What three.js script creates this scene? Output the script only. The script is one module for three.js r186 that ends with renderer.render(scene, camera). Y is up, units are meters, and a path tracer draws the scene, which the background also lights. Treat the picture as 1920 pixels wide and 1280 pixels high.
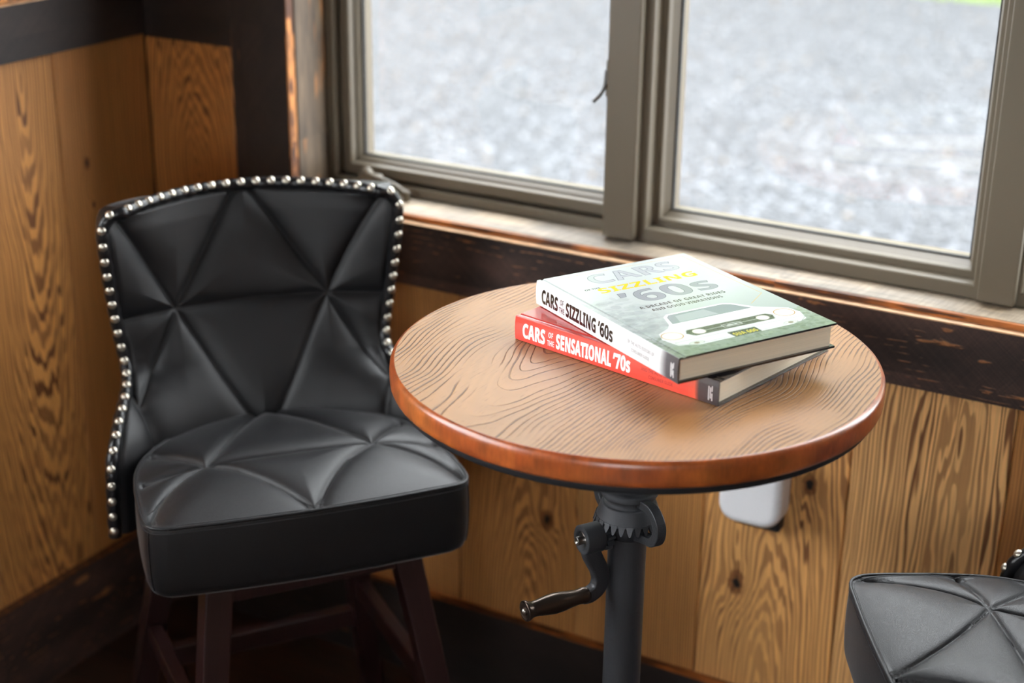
import * as THREE from 'three';
import { RoundedBoxGeometry } from 'three/addons/geometries/RoundedBoxGeometry.js';
import { mergeGeometries, mergeVertices, toCreasedNormals } from 'three/addons/utils/BufferGeometryUtils.js';

// ------------------------------------------------------------------ camera, sky, exposure
const scene = new THREE.Scene();
const renderer = new THREE.WebGLRenderer({ antialias: true });
renderer.toneMapping = THREE.LinearToneMapping;
renderer.toneMappingExposure = 0.8;
renderer.shadowMap.enabled = true;
const camera = new THREE.PerspectiveCamera(2 * Math.atan(640 / 2954) * 180 / Math.PI, 1.5, 0.05, 200);
camera.position.set(0.7606, 1.6855, 1.6834);
camera.rotation.set(-21.302 * Math.PI / 180, 29.143 * Math.PI / 180, 0.769 * Math.PI / 180, 'YXZ');
camera.focus = 2.0;
camera.userData.fStop = 2.5;
// bright even overcast sky
scene.background = new THREE.Color().setRGB(0.93, 0.97, 1.0);
scene.backgroundIntensity = 17.0;

// ------------------------------------------------------------------ helpers
function rng(seed) { let a = seed >>> 0; return () => { a = (a + 0x6D2B79F5) | 0; let t = Math.imul(a ^ (a >>> 15), 1 | a); t = (t + Math.imul(t ^ (t >>> 7), 61 | t)) ^ t; return ((t ^ (t >>> 14)) >>> 0) / 4294967296; }; }
const clamp = (x, a = 0, b = 1) => x < a ? a : x > b ? b : x;
const lerp = (a, b, t) => a + (b - a) * t;
const sstep = (a, b, x) => { const t = clamp((x - a) / (b - a)); return t * t * (3 - 2 * t); };
const fract = (x) => x - Math.floor(x);
const HT = new Float32Array(65536); { const r = rng(77); for (let i = 0; i < 65536; i++) HT[i] = r(); }
const hsh = (x, y) => HT[((x * 131 + y * 7919) ^ (y * 37)) & 65535];
function noise(x, y) {
  const ix = Math.floor(x), iy = Math.floor(y), fx = x - ix, fy = y - iy;
  const sx = fx * fx * (3 - 2 * fx), sy = fy * fy * (3 - 2 * fy);
  const a = hsh(ix, iy), b = hsh(ix + 1, iy), c = hsh(ix, iy + 1), d = hsh(ix + 1, iy + 1);
  return (a + (b - a) * sx + (c - a) * sy + (a - b - c + d) * sx * sy) * 2 - 1;
}
const fbm = (x, y, o = 4) => { let s = 0, a = 0.5; for (let i = 0; i < o; i++) { s += a * noise(x, y); x = x * 2.03 + 17.1; y = y * 2.03 + 5.3; a *= 0.5; } return s; };
function makeTex(w, h, fn, { srgb = true, repeat = true } = {}) {
  const d = new Uint8Array(w * h * 4);
  for (let j = 0; j < h; j++) for (let i = 0; i < w; i++) {
    const c = fn((i + 0.5) / w, (j + 0.5) / h), k = (j * w + i) * 4;
    if (typeof c === 'number') { d[k] = d[k + 1] = d[k + 2] = clamp(c, 0, 1) * 255; } else { d[k] = clamp(c[0], 0, 255); d[k + 1] = clamp(c[1], 0, 255); d[k + 2] = clamp(c[2], 0, 255); }
    d[k + 3] = 255;
  }
  const t = new THREE.DataTexture(d, w, h, THREE.RGBAFormat);
  t.magFilter = THREE.LinearFilter; t.minFilter = THREE.LinearMipmapLinearFilter; t.generateMipmaps = true;
  t.wrapS = t.wrapT = repeat ? THREE.RepeatWrapping : THREE.ClampToEdgeWrapping;
  if (srgb) t.colorSpace = THREE.SRGBColorSpace;
  t.needsUpdate = true; return t;
}
function greyOf(tex, gain = 1) { // a bump map out of a colour map
  const s = tex.image.data, w = tex.image.width, h = tex.image.height, d = new Uint8Array(w * h * 4);
  for (let k = 0; k < w * h * 4; k += 4) { const v = clamp((s[k] * 0.5 + s[k + 1] * 0.5) * gain, 0, 255); d[k] = d[k + 1] = d[k + 2] = v; d[k + 3] = 255; }
  const t = new THREE.DataTexture(d, w, h, THREE.RGBAFormat); t.magFilter = THREE.LinearFilter; t.wrapS = tex.wrapS; t.wrapT = tex.wrapT; t.needsUpdate = true; return t;
}
const std = (o) => new THREE.MeshStandardMaterial(o);
const phys = (o) => new THREE.MeshPhysicalMaterial(o);
const col = (r, g, b) => new THREE.Color(`rgb(${r},${g},${b})`);

const taken = {};
function numbered(name) { const n = taken[name] = (taken[name] ?? -1) + 1; return n ? `${name}_${String(n).padStart(3, '0')}` : name; }
function shade(o) { o.castShadow = o.receiveShadow = true; return o; }
function mesh(name, geo, mat, parent) { const m = shade(new THREE.Mesh(geo, mat)); m.name = name; parent.add(m); return m; }
function top(o, label, category, extra = {}) { o.userData = { label, category, ...extra }; return o; }
function group(name, label, category, extra) { const g = new THREE.Group(); g.name = numbered(name); scene.add(g); return top(g, label, category, extra); }
function struct(name, geo, mat, label, category) { const m = mesh(name, geo, mat, scene); return top(m, label, category, { kind: 'structure' }); }
function structGroup(name, label, category) { const g = new THREE.Group(); g.name = name; scene.add(g); return top(g, label, category, { kind: 'structure' }); }
// box from corner to corner, uv in metres on every face
function box(x0, y0, z0, x1, y1, z1) {
  const g = new THREE.BoxGeometry(x1 - x0, y1 - y0, z1 - z0); g.translate((x0 + x1) / 2, (y0 + y1) / 2, (z0 + z1) / 2); return boxUV(g);
}
function boxUV(g) {
  const p = g.attributes.position, n = g.attributes.normal, uv = new Float32Array(p.count * 2);
  for (let i = 0; i < p.count; i++) {
    const ax = Math.abs(n.getX(i)), ay = Math.abs(n.getY(i)), az = Math.abs(n.getZ(i)), x = p.getX(i), y = p.getY(i), z = p.getZ(i);
    const q = ay >= ax && ay >= az ? [x, z] : ax >= az ? [z, y] : [x, y]; uv[2 * i] = q[0]; uv[2 * i + 1] = q[1];
  }
  g.setAttribute('uv', new THREE.BufferAttribute(uv, 2)); return g;
}
function rbox(w, h, d, r, seg = 3) { return boxUV(new RoundedBoxGeometry(w, h, d, seg, r)); }
function merge(list) { return mergeGeometries(list.map((g) => { const q = g.index ? g.toNonIndexed() : g; for (const k of Object.keys(q.attributes)) if (!['position', 'normal', 'uv'].includes(k)) q.deleteAttribute(k); return q; })); }
// surface grid: fn(i/nu, j/nv) -> [x,y,z]; smooth normals
function grid(nu, nv, fn, { closedU = false, flip = false, uvf } = {}) {
  const pos = [], uv = [], idx = [], W = nu + 1;
  for (let j = 0; j <= nv; j++) for (let i = 0; i <= nu; i++) {
    const p = fn(i / nu, j / nv); pos.push(p[0], p[1], p[2]);
    const q = uvf ? uvf(p, i / nu, j / nv) : [p[0], p[1]]; uv.push(q[0], q[1]);
  }
  for (let j = 0; j < nv; j++) for (let i = 0; i < nu; i++) {
    const a = j * W + i, b = a + 1, c = a + W, d = c + 1;
    if (flip) idx.push(a, c, b, b, c, d); else idx.push(a, b, c, b, d, c);
  }
  const g = new THREE.BufferGeometry();
  g.setAttribute('position', new THREE.Float32BufferAttribute(pos, 3)); g.setAttribute('uv', new THREE.Float32BufferAttribute(uv, 2)); g.setIndex(idx);
  g.computeVertexNormals();
  if (closedU) { const n = g.attributes.normal; for (let j = 0; j <= nv; j++) { const a = j * W, b = a + nu, v = new THREE.Vector3(n.getX(a) + n.getX(b), n.getY(a) + n.getY(b), n.getZ(a) + n.getZ(b)).normalize(); n.setXYZ(a, v.x, v.y, v.z); n.setXYZ(b, v.x, v.y, v.z); } }
  return g;
}
// piecewise table, monotone-ish Catmull interpolation
function table(rows) {
  return (x) => {
    const n = rows.length; if (x <= rows[0][0]) return rows[0].slice(1); if (x >= rows[n - 1][0]) return rows[n - 1].slice(1);
    let i = 0; while (x > rows[i + 1][0]) i++;
    const a = rows[Math.max(0, i - 1)], b = rows[i], c = rows[i + 1], d = rows[Math.min(n - 1, i + 2)], h = c[0] - b[0], t = (x - b[0]) / h, out = [];
    for (let k = 1; k < b.length; k++) {
      const m0 = (c[k] - a[k]) / (c[0] - a[0]) * h, m1 = (d[k] - b[k]) / (d[0] - b[0]) * h, t2 = t * t, t3 = t2 * t;
      out.push((2 * t3 - 3 * t2 + 1) * b[k] + (t3 - 2 * t2 + t) * m0 + (-2 * t3 + 3 * t2) * c[k] + (t3 - t2) * m1);
    }
    return out;
  };
}
function sweep(path, prof, { closed = false, up = [0, 1, 0] } = {}) { // path: Vector3[], prof: (k, n) => [[a,b],...] in (side, up) axes
  const N = path.length, first = prof(0, N), M = first.length, U = new THREE.Vector3(...up);
  let side0 = null;
  const rings = path.map((p, k) => {
    const a = path[closed ? (k - 1 + N) % N : Math.max(0, k - 1)], b = path[closed ? (k + 1) % N : Math.min(N - 1, k + 1)];
    const T = b.clone().sub(a).normalize(), S = T.clone().cross(U); if (S.lengthSq() < 1e-6) S.copy(side0 ?? new THREE.Vector3(1, 0, 0)); S.normalize(); side0 = S.clone();
    const V = S.clone().cross(T).normalize();
    return prof(k, N).map(([x, y]) => p.clone().addScaledVector(S, x).addScaledVector(V, y));
  });
  if (closed) rings.push(rings[0]);
  const g = grid(M, rings.length - 1, (u, v) => { const r = rings[Math.round(v * (rings.length - 1))], q = r[Math.round(u * M) % M]; return [q.x, q.y, q.z]; }, { closedU: true });
  if (closed) return g;
  const caps = [0, rings.length - 1].map((e) => {
    const r = rings[e], c = r.reduce((s, q) => s.add(q), new THREE.Vector3()).multiplyScalar(1 / M), pos = [];
    for (let i = 0; i < M; i++) { const a = r[i], b = r[(i + 1) % M]; (e ? [c, a, b] : [c, b, a]).forEach((q) => pos.push(q.x, q.y, q.z)); }
    const cg = new THREE.BufferGeometry(); cg.setAttribute('position', new THREE.Float32BufferAttribute(pos, 3)); cg.setAttribute('uv', new THREE.Float32BufferAttribute(new Array(pos.length / 3 * 2).fill(0), 2)); cg.computeVertexNormals(); return cg;
  });
  return merge([g, ...caps]);
}
const circ = (r, n = 14, ry = r) => { const a = []; for (let i = 0; i < n; i++) a.push([r * Math.cos(i / n * 6.28318531), ry * Math.sin(i / n * 6.28318531)]); return a; };
const lathe0 = (pts, n = 14) => new THREE.LatheGeometry(pts.map(([r, y]) => new THREE.Vector2(r, y)), n);
const V3 = (x, y, z) => new THREE.Vector3(x, y, z);
const curve = (pts, n = 40, closed = false) => new THREE.CatmullRomCurve3(pts.map((p) => V3(...p)), closed, 'centripetal').getPoints(n);

// ------------------------------------------------------------------ wood textures
// flat-sawn board, p = { uc: heart line, h0, s: cathedral slope, v0, a, b: ring density, knots, tone }
const PW = 0.238, PL = 1.10;
function plankTex(seed, p) {
  const light = p.light ?? [242, 188, 122], dark = p.dark ?? [108, 66, 35], o = seed * 13.7, knots = p.knots ?? [];
  return makeTex(384, 1536, (U, Vv) => {
    const u = U * PW, v = Vv * PL;
    let uu = u - p.uc + 0.008 * noise(v * 2.2 + o, o) + 0.004 * noise(v * 9, o + 3) + 0.0012 * noise(u * 120 + o, v * 10);
    const nz = Math.min(1, 95 / p.a); // keeps the wander of the rings in step with their width
    let h = p.h0 + p.s * (v - (p.v0 ?? 0)) + nz * (0.012 * noise(v * 4 + o, 2.2 + o) + (p.jag ?? 0.004) * 1.5 * noise(u * 95 + o, v * 7) + 0.0025 * noise(u * 240, v * 22 + o));
    let rho = Math.sqrt(uu * uu * (p.k ?? 0.9) + h * h), kn = 0, kd = 9;
    for (const k of knots) {
      const d = Math.hypot(u - k[0], (v - k[1]) * 0.62) / k[2];
      rho += (k[3] ?? 0.02) * 0.7 * Math.min(1, 110 / p.a) * Math.exp(-d * d * 0.10) * (1 + 0.15 * noise(u * 40, v * 40));
      kd = Math.min(kd, d + 0.18 * noise(u * 180 + o, v * 180));
    }
    const q = p.a * rho + p.b * rho * rho + 0.25 * fbm(u * 14 + o, v * 2.5, 3);
    const f = fract(q), wide = hsh(Math.floor(q) + seed * 7, 3);
    let late = sstep(0.22 + 0.25 * wide, 0.42 + 0.3 * wide, f) * (1 - sstep(0.86, 0.99, f)) * (0.4 + 0.6 * wide);
    const blotch = fbm(u * 9 + o, v * 2.1 + o, 4), fib = noise(u * 1100, v * 14 + o) * 0.5 + noise(u * 520 + 7, v * 7) * 0.5;
    late = clamp(late * (p.con ?? 1.0) * (0.85 + 0.5 * blotch) + 0.16 * blotch + (p.char ?? 0.1));
    const t = 1 + 0.10 * fib + 0.16 * blotch;
    const c = [0, 1, 2].map((i) => lerp(light[i], dark[i], late) * t);
    if (kd < 1.5) { const m = sstep(1.5, 0.9, kd) * 0.6, rr = 0.5 + 0.5 * Math.sin(kd * 16); for (let i = 0; i < 3; i++) c[i] = lerp(c[i], [92, 48, 20][i] * (0.75 + 0.4 * rr), m); }
    if (kd < 0.62) { const m = sstep(0.62, 0.4, kd); for (let i = 0; i < 3; i++) c[i] = lerp(c[i], [18, 11, 8][i], m); }
    return c;
  });
}
// charred, sawn board: u along the length
function charTex(seed, base, streak, amount) {
  const o = seed * 9.1;
  return makeTex(1536, 256, (U, V) => {
    const u = U * 1.2, v = V * 0.2;
    const saw = noise(u * 420 + v * 500 + o, 3) * 0.5 + noise(u * 900 - v * 700, v * 60 + o) * 0.5;
    const blotch = fbm(u * 7 + o, v * 20 + o, 4);
    const q = v * 85 + 2.6 * fbm(u * 3.2 + o, v * 11 + o, 3) + 1.2 * noise(u * 1.3, o);
    const f = Math.abs(fract(q) - 0.5), lineM = sstep(0.075, 0.02, f) * sstep(0.15, 0.55, noise(u * 26 + o, v * 60) * 0.6 + 0.5 * noise(u * 6 + o, v * 10 + o) + amount) * sstep(-0.25, 0.35, noise(u * 95, v * 180));
    const raw = sstep(0.34, 0.46, fbm(u * 15 + 40 + o, v * 70 + o, 4) + amount * 0.35 - 0.20);
    const m = Math.max(lineM, raw * 0.85), t = 1 + 0.22 * saw + 0.5 * blotch;
    return [0, 1, 2].map((i) => lerp(base[i] * t, streak[i] * (0.9 + 0.2 * saw), m));
  });
}
const plankMat = (tex) => std({ map: tex, bumpMap: greyOf(tex), bumpScale: 0.0009, roughness: 0.52 });
const PM = {
  tongue: plankMat(plankTex(1, { uc: 0.163, h0: 0.004, s: 0.06, v0: 0, a: 85, b: 330, jag: 0.009, char: 0.04 })),
  knotted: plankMat(plankTex(2, { uc: 0.118, k: 0.35, h0: 0.006, s: 0.085, v0: 0.0, a: 230, b: 0, knots: [[0.066, 0.215, 0.012, 0.035], [0.176, 0.425, 0.010, 0.025]], light: [232, 172, 104], char: 0.04, jag: 0.006 })),
  straight: plankMat(plankTex(3, { uc: -0.10, h0: 0.05, s: 0.02, v0: 0, a: 150, b: 150, con: 0.7, char: 0.1, light: [216, 156, 90] })),
  eye: plankMat(plankTex(4, { uc: 0.142, k: 0.25, h0: 0.006, s: 0.085, v0: 0.08, a: 310, b: 0, knots: [[0.178, 0.235, 0.011, 0.03]], light: [212, 150, 84], char: 0.04, jag: 0.005, con: 1.1 })),
  corner: plankMat(plankTex(5, { uc: 0.105, h0: 0.008, s: 0.27, v0: 0.80, a: 120, b: 40, light: [214, 142, 72], jag: 0.006, char: 0.0, con: 1.25 })),
  left: plankMat(plankTex(6, { uc: 0.160, k: 0.25, h0: 0.004, s: -0.055, v0: 0.98, a: 300, b: 0, light: [214, 150, 82], jag: 0.0035, char: 0.0, con: 1.2 })),
  plain: plankMat(plankTex(7, { uc: 0.31, h0: 0.03, s: 0.02, v0: 0, a: 90, b: 160, con: 0.45, char: 0.18, light: [196, 136, 72], knots: [[0.06, 0.80, 0.006, 0.012], [0.068, 0.72, 0.004, 0.01]] })),
};
const charA = charTex(1, [64, 47, 41], [196, 130, 78], 0.36), charB = charTex(2, [38, 29, 26], [140, 86, 48], -0.3);
const charMat = (t) => { const u = t.clone(); u.repeat.set(1 / 1.2, 1 / 0.2); u.needsUpdate = true; const b = greyOf(t, 2.2); b.repeat.copy(u.repeat); return std({ map: u, bumpMap: b, bumpScale: 0.0012, roughness: 0.6 }); };
const M = {};
M.char = charMat(charA); M.charPlain = charMat(charB);
{ // same board stood upright
  const u = charB.clone(); u.rotation = Math.PI / 2; u.repeat.set(1 / 0.2, 1 / 1.2); u.repeat.set(1 / 1.2, 1 / 0.2); u.needsUpdate = true; M.charUp = std({ map: u, roughness: 0.6 });
}
const sillTex = makeTex(1024, 128, (U, V) => { const u = U * 1.0, v = V * 0.1; const s = noise(u * 330 + v * 60, v * 14) * 0.6 + noise(u * 760, v * 30) * 0.4, b = fbm(u * 12, v * 26, 4), g = fbm(u * 6, v * 190, 3); const t = 1 + 0.14 * s + 0.35 * b + 0.2 * g; return [146 * t, 132 * t - 4 * b, 114 * t - 10 * b]; });
sillTex.repeat.set(1, 10);
M.sill = std({ map: sillTex, bumpMap: greyOf(sillTex), bumpScale: 0.0006, roughness: 0.55 });
const rawTex = makeTex(1024, 64, (U, V) => { const s = fbm(U * 60, V * 3, 4), l = noise(U * 14, V * 9); const t = 1 + 0.2 * s; return [216 * t, (174 + 8 * l) * t, (132 + 14 * l) * t]; });
rawTex.repeat.set(1, 20); M.raw = std({ map: rawTex, roughness: 0.6 });
const waneTex = makeTex(1024, 64, (U, V) => { const s = fbm(U * 30, V * 4, 4), m = sstep(-0.2, 0.25, fbm(U * 16 + 9, V * 5 + 3, 4)); const t = 1 + 0.3 * s; return [lerp(78, 176, m) * t, lerp(44, 104, m) * t, lerp(22, 46, m) * t]; });
waneTex.repeat.set(1, 30); M.wane = std({ map: waneTex, roughness: 0.6 });
{ const t = makeTex(32, 1024, (U, V) => { const q = fbm(U * 2, V * 40, 4), m = sstep(-0.25, 0.2, fbm(U * 2 + 4, V * 18 + 3, 4)); const k = 1 + 0.25 * q; return [lerp(84, 196, m) * k, lerp(48, 128, m) * k, lerp(24, 66, m) * k]; }); t.repeat.set(20, 1); M.waneUp = std({ map: t, roughness: 0.6 }); }
const jambTex = makeTex(128, 1024, (U, V) => { const b = fbm(U * 5, V * 14, 4), l = noise(U * 60, V * 5) * 0.5 + noise(U * 22, V * 3) * 0.5, m = sstep(0.2, 0.42, fbm(U * 8 + 5, V * 9 + 8, 4)); const t = 1 + 0.15 * l + 0.4 * b; return [lerp(92, 150, m) * t, lerp(76, 102, m) * t, lerp(58, 60, m) * t]; });
jambTex.repeat.set(10, 1); M.jamb = std({ map: jambTex, bumpMap: greyOf(jambTex), bumpScale: 0.0006, roughness: 0.6 });
M.taupe = std({ color: col(105, 96, 81), roughness: 0.38 });
M.gasket = std({ color: col(30, 28, 26), roughness: 0.7 });
M.glass = phys({ color: 0xffffff, transmission: 1, thickness: 0, roughness: 0, ior: 1.5 });
M.backing = std({ color: col(30, 22, 16), roughness: 0.9 });
M.plaster = std({ color: col(214, 204, 188), roughness: 0.9 });
M.boards = std({ color: col(116, 80, 50), roughness: 0.6 });
const floorTex = makeTex(512, 512, (U, V) => { const b = fbm(U * 5, V * 20, 4), l = noise(U * 6, V * 160); const t = 1 + 0.35 * b + 0.15 * l; return [56 * t, 37 * t, 25 * t]; });
M.floor = std({ map: floorTex, roughness: 0.45 });

// ------------------------------------------------------------------ the room
const X0 = -1.24, X1 = 2.9, Z0 = -0.507, Z1 = 3.7, H = 2.7, OUT = -0.70;
const WX0 = -0.897, WX1 = 0.97, WY0 = 0.893, WY1 = 2.06;         // window opening in the back wall
const LZ0 = 0.50, LZ1 = 3.0, LY0 = 1.0, LY1 = 2.5;               // window opening in the left wall
const FX0 = 0.65, FX1 = 2.1, FY0 = 1.05, FY1 = 2.35;               // window opening in the wall behind the camera
struct('floor', box(X0 - 0.2, -0.12, OUT, X1 + 0.2, 0, Z1 + 0.2), M.floor, 'dark brown wooden floor under the stools', 'floor');
struct('ceiling', box(X0 - 0.2, H, OUT, X1 + 0.2, H + 0.15, Z1 + 0.2), M.boards, 'brown boarded ceiling of the room', 'ceiling');
const PT = 0.018;
const plankCache = new Map();
function plankGeo(w, y0, y1, v0) { // front face at z = 0, chamfered long edges, runs from y0 to y1
  const key = [w, y0, y1].join(); if (plankCache.has(key)) return plankCache.get(key);
  const c = 0.0022, gap = 0.0009, P = [[gap, -PT], [gap, -c], [gap + c, 0], [w - gap - c, 0], [w - gap, -c], [w - gap, -PT]];
  const pos = [], uv = [], k = (x, y) => [x / PW, (y - 0.15) / PL];
  for (let i = 0; i < 5; i++) {
    const [xa, za] = P[i], [xb, zb] = P[i + 1];
    for (const [x, y, z] of [[xa, y0, za], [xb, y0, zb], [xb, y1, zb], [xa, y0, za], [xb, y1, zb], [xa, y1, za]]) { pos.push(x, y, z); uv.push(...k(x, y)); }
  }
  for (const [y, s] of [[y0, -1], [y1, 1]]) { const q = [[gap, -PT], [w - gap, -PT], [w - gap, -c], [gap, -c]], t = s < 0 ? [0, 1, 2, 0, 2, 3] : [0, 2, 1, 0, 3, 2]; for (const i of t) { pos.push(q[i][0], y, q[i][1]); uv.push(...k(q[i][0], y)); } }
  const g = new THREE.BufferGeometry(); g.setAttribute('position', new THREE.Float32BufferAttribute(pos, 3)); g.setAttribute('uv', new THREE.Float32BufferAttribute(uv, 2)); g.computeVertexNormals();
  plankCache.set(key, g); return g;
}
{ // back wall: dark backing with the window opening, planks over it
  const w = structGroup('wall_back', 'window wall clad in upright burnt pine planks', 'wall');
  const zb = Z0 - PT - 0.0005;
  mesh('backing', merge([box(X0 - 0.2, 0, OUT, WX0 - 0.02, H, zb), box(WX1 + 0.02, 0, OUT, X1 + 0.2, H, zb), box(WX0 - 0.02, 0, OUT, WX1 + 0.02, WY0 - 0.012, zb), box(WX0 - 0.02, WY1 + 0.02, OUT, WX1 + 0.02, H, zb)]), M.backing, w);
  const seams = [-1.24, -1.04, -0.802, -0.564, -0.328, -0.094, 0.1445, 0.382, 0.62, 0.858, 1.096, 1.334, 1.572, 1.81, 2.048, 2.286, 2.524, 2.762, 2.9];
  const kind = ['corner', 'plain', 'straight', 'eye', 'straight', 'knotted', 'tongue', 'plain', 'eye', 'straight', 'knotted', 'plain', 'tongue', 'straight', 'eye', 'plain', 'knotted', 'straight'];
  for (let i = 0; i < seams.length - 1; i++) {
    const a = seams[i], b = seams[i + 1], mid = (a + b) / 2, wd = +(b - a).toFixed(4), solid = mid < WX0 - 0.05 || mid > WX1 + 0.02;
    for (const [y0, y1] of solid ? [[0, H]] : [[0, WY0 - 0.012], [WY1 + 0.02, H]]) { const m = mesh('plank', plankGeo(wd, y0, y1), PM[kind[i]], w); m.position.set(a, 0, Z0); }
  }
}
{ // left wall
  const w = structGroup('wall_left', 'left wall clad in upright burnt pine planks', 'wall'), xb = X0 - PT - 0.0005;
  mesh('backing', merge([box(X0 - 0.2, 0, OUT, xb, H, LZ0), box(X0 - 0.2, 0, LZ1, xb, H, Z1 + 0.2), box(X0 - 0.2, 0, LZ0, xb, LY0, LZ1), box(X0 - 0.2, LY1, LZ0, xb, H, LZ1)]), M.backing, w);
  const seams = [-0.507, -0.275, -0.037, 0.201, 0.439, 0.677, 0.915, 1.153, 1.391, 1.629, 1.867, 2.105, 2.343, 2.581, 2.819, 3.057, 3.295, 3.533, 3.7];
  const kind = ['plain', 'left', 'straight', 'eye', 'tongue', 'plain'];
  for (let i = 0; i < seams.length - 1; i++) {
    const a = seams[i], b = seams[i + 1], wd = +(b - a).toFixed(4), solid = b < LZ0 + 0.01 || a > LZ1 - 0.01;
    for (const [y0, y1] of solid ? [[0, H]] : [[0, LY0], [LY1, H]]) { const m = mesh('plank', plankGeo(wd, y0, y1), PM[kind[i % 6]], w); m.position.set(X0, 0, b); m.rotation.y = Math.PI / 2; }
  }
}
struct('wall_right', box(X1, 0, OUT, X1 + 0.2, H, Z1 + 0.2), M.boards, 'plain wooden wall at the right side of the room', 'wall');
struct('wall_front', merge([box(X0 - 0.2, 0, Z1, FX0, H, Z1 + 0.2), box(FX1, 0, Z1, X1, H, Z1 + 0.2), box(FX0, 0, Z1, FX1, FY0, Z1 + 0.2), box(FX0, FY1, Z1, FX1, H, Z1 + 0.2)]), M.boards, 'plain wooden wall behind the camera', 'wall');
// boards over the planks
const TB = 0.020;
struct('trim_1', box(WX0 - 0.003, 0.780, Z0 + 0.0005, X1, 0.8905, Z0 + TB), M.char, 'charred apron board under the window sill with tan streaks', 'trim');
struct('trim_2', box(WX0 - 0.003, 0.8907, Z0 + 0.0005, X1, 0.8925, Z0 + TB), M.raw, 'pale raw sawn top edge of the apron board', 'trim');
{ const g = structGroup('trim_3', 'weathered grey wooden window sill board', 'trim');
  mesh('sill_board', box(WX0 - 0.015, WY0 - 0.0115, OUT, WX1 + 0.015, 0.9025, Z0 - 0.002), M.sill, g);
  mesh('sill_edge', box(WX0 - 0.003, 0.8928, Z0 - 0.0018, WX1 + 0.003, 0.9018, Z0 + 0.0055), M.wane, g).userData = { label: 'orange brown rough front edge' }; }
struct('trim_4', box(WX0 - 0.02, 0.9027, OUT, WX0, WY1, Z0 - 0.0005), M.jamb, 'weathered brown jamb board left of the window', 'trim');
{ const g = structGroup('trim_5', 'dark charred upright post board left of the window', 'trim');
  mesh('board', box(-1.022, 0.176, Z0 + 0.0005, WX0 - 0.006, H, Z0 + TB), M.charUp, g);
  mesh('raw_edge', box(WX0 - 0.0058, 0.8927, Z0 + 0.0005, WX0 - 0.0022, H, Z0 + TB), M.waneUp, g).userData = { label: 'orange raw side edge' }; }
struct('trim_6', box(X0 + 0.0005, 1.160, Z0 + 0.0005, X0 + TB, 1.252, LZ0 - 0.1), M.charPlain, 'charred chair rail board on the left wall', 'trim');
struct('trim_7', box(X0 + 0.0005, 1.2522, Z0 + 0.0005, X0 + TB, 1.2545, LZ0 - 0.1), M.raw, 'pale raw top edge of the rail on the left wall', 'trim');
struct('trim_8', box(X0 + TB + 0.0005, 1.155, Z0 + 0.0005, -1.0225, 1.252, Z0 + TB), M.charPlain, 'short charred rail board between the corner and the post', 'trim');
struct('trim_9', box(WX1 + 0.0005, 0.9027, OUT, WX1 + 0.02, WY1, Z0 - 0.0005), M.jamb, 'weathered jamb board at the right end of the window', 'trim');
struct('trim_10', box(WX0 - 0.02, WY1 + 0.0005, OUT, WX1 + 0.02, WY1 + 0.0195, Z0 - 0.0005), M.jamb, 'weathered head board over the window', 'trim');
{ const g = structGroup('baseboard_back', 'charred dark baseboard along the window wall', 'baseboard');
  mesh('board', box(X0 + TB, 0, Z0 + 0.0005, X1, 0.170, Z0 + TB), M.charPlain, g); mesh('raw_edge', box(X0 + TB, 0.1701, Z0 + 0.0005, X1, 0.172, Z0 + TB), M.wane, g); }
{ const g = structGroup('baseboard_left', 'charred dark baseboard along the left wall with tan streaks', 'baseboard');
  mesh('board', box(X0 + 0.0005, 0, Z0 + 0.0005, X0 + TB - 0.0005, 0.190, Z1), M.char, g); mesh('raw_edge', box(X0 + 0.0005, 0.1901, Z0 + 0.0005, X0 + TB - 0.0005, 0.192, Z1), M.wane, g); }

// ------------------------------------------------------------------ windows
// mitred ring swept round a rectangle in the x/y plane; prof = [[inset, z], ...]
function ring(x0, y0, x1, y1, prof) {
  const pos = [], q = (s, k, z) => [[x0 + s, y0 + s, z], [x1 - s, y0 + s, z], [x1 - s, y1 - s, z], [x0 + s, y1 - s, z]][k % 4];
  for (let i = 0; i < prof.length - 1; i++) for (let k = 0; k < 4; k++) {
    const [sa, za] = prof[i], [sb, zb] = prof[i + 1], a = q(sa, k, za), b = q(sa, k + 1, za), c = q(sb, k + 1, zb), d = q(sb, k, zb);
    for (const p of [a, b, c, a, c, d]) pos.push(...p);
  }
  const g = new THREE.BufferGeometry(); g.setAttribute('position', new THREE.Float32BufferAttribute(pos, 3)); g.setAttribute('uv', new THREE.Float32BufferAttribute(new Array(pos.length / 3 * 2).fill(0), 2)); g.computeVertexNormals(); return g;
}
const GLZ = -0.635;
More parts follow.
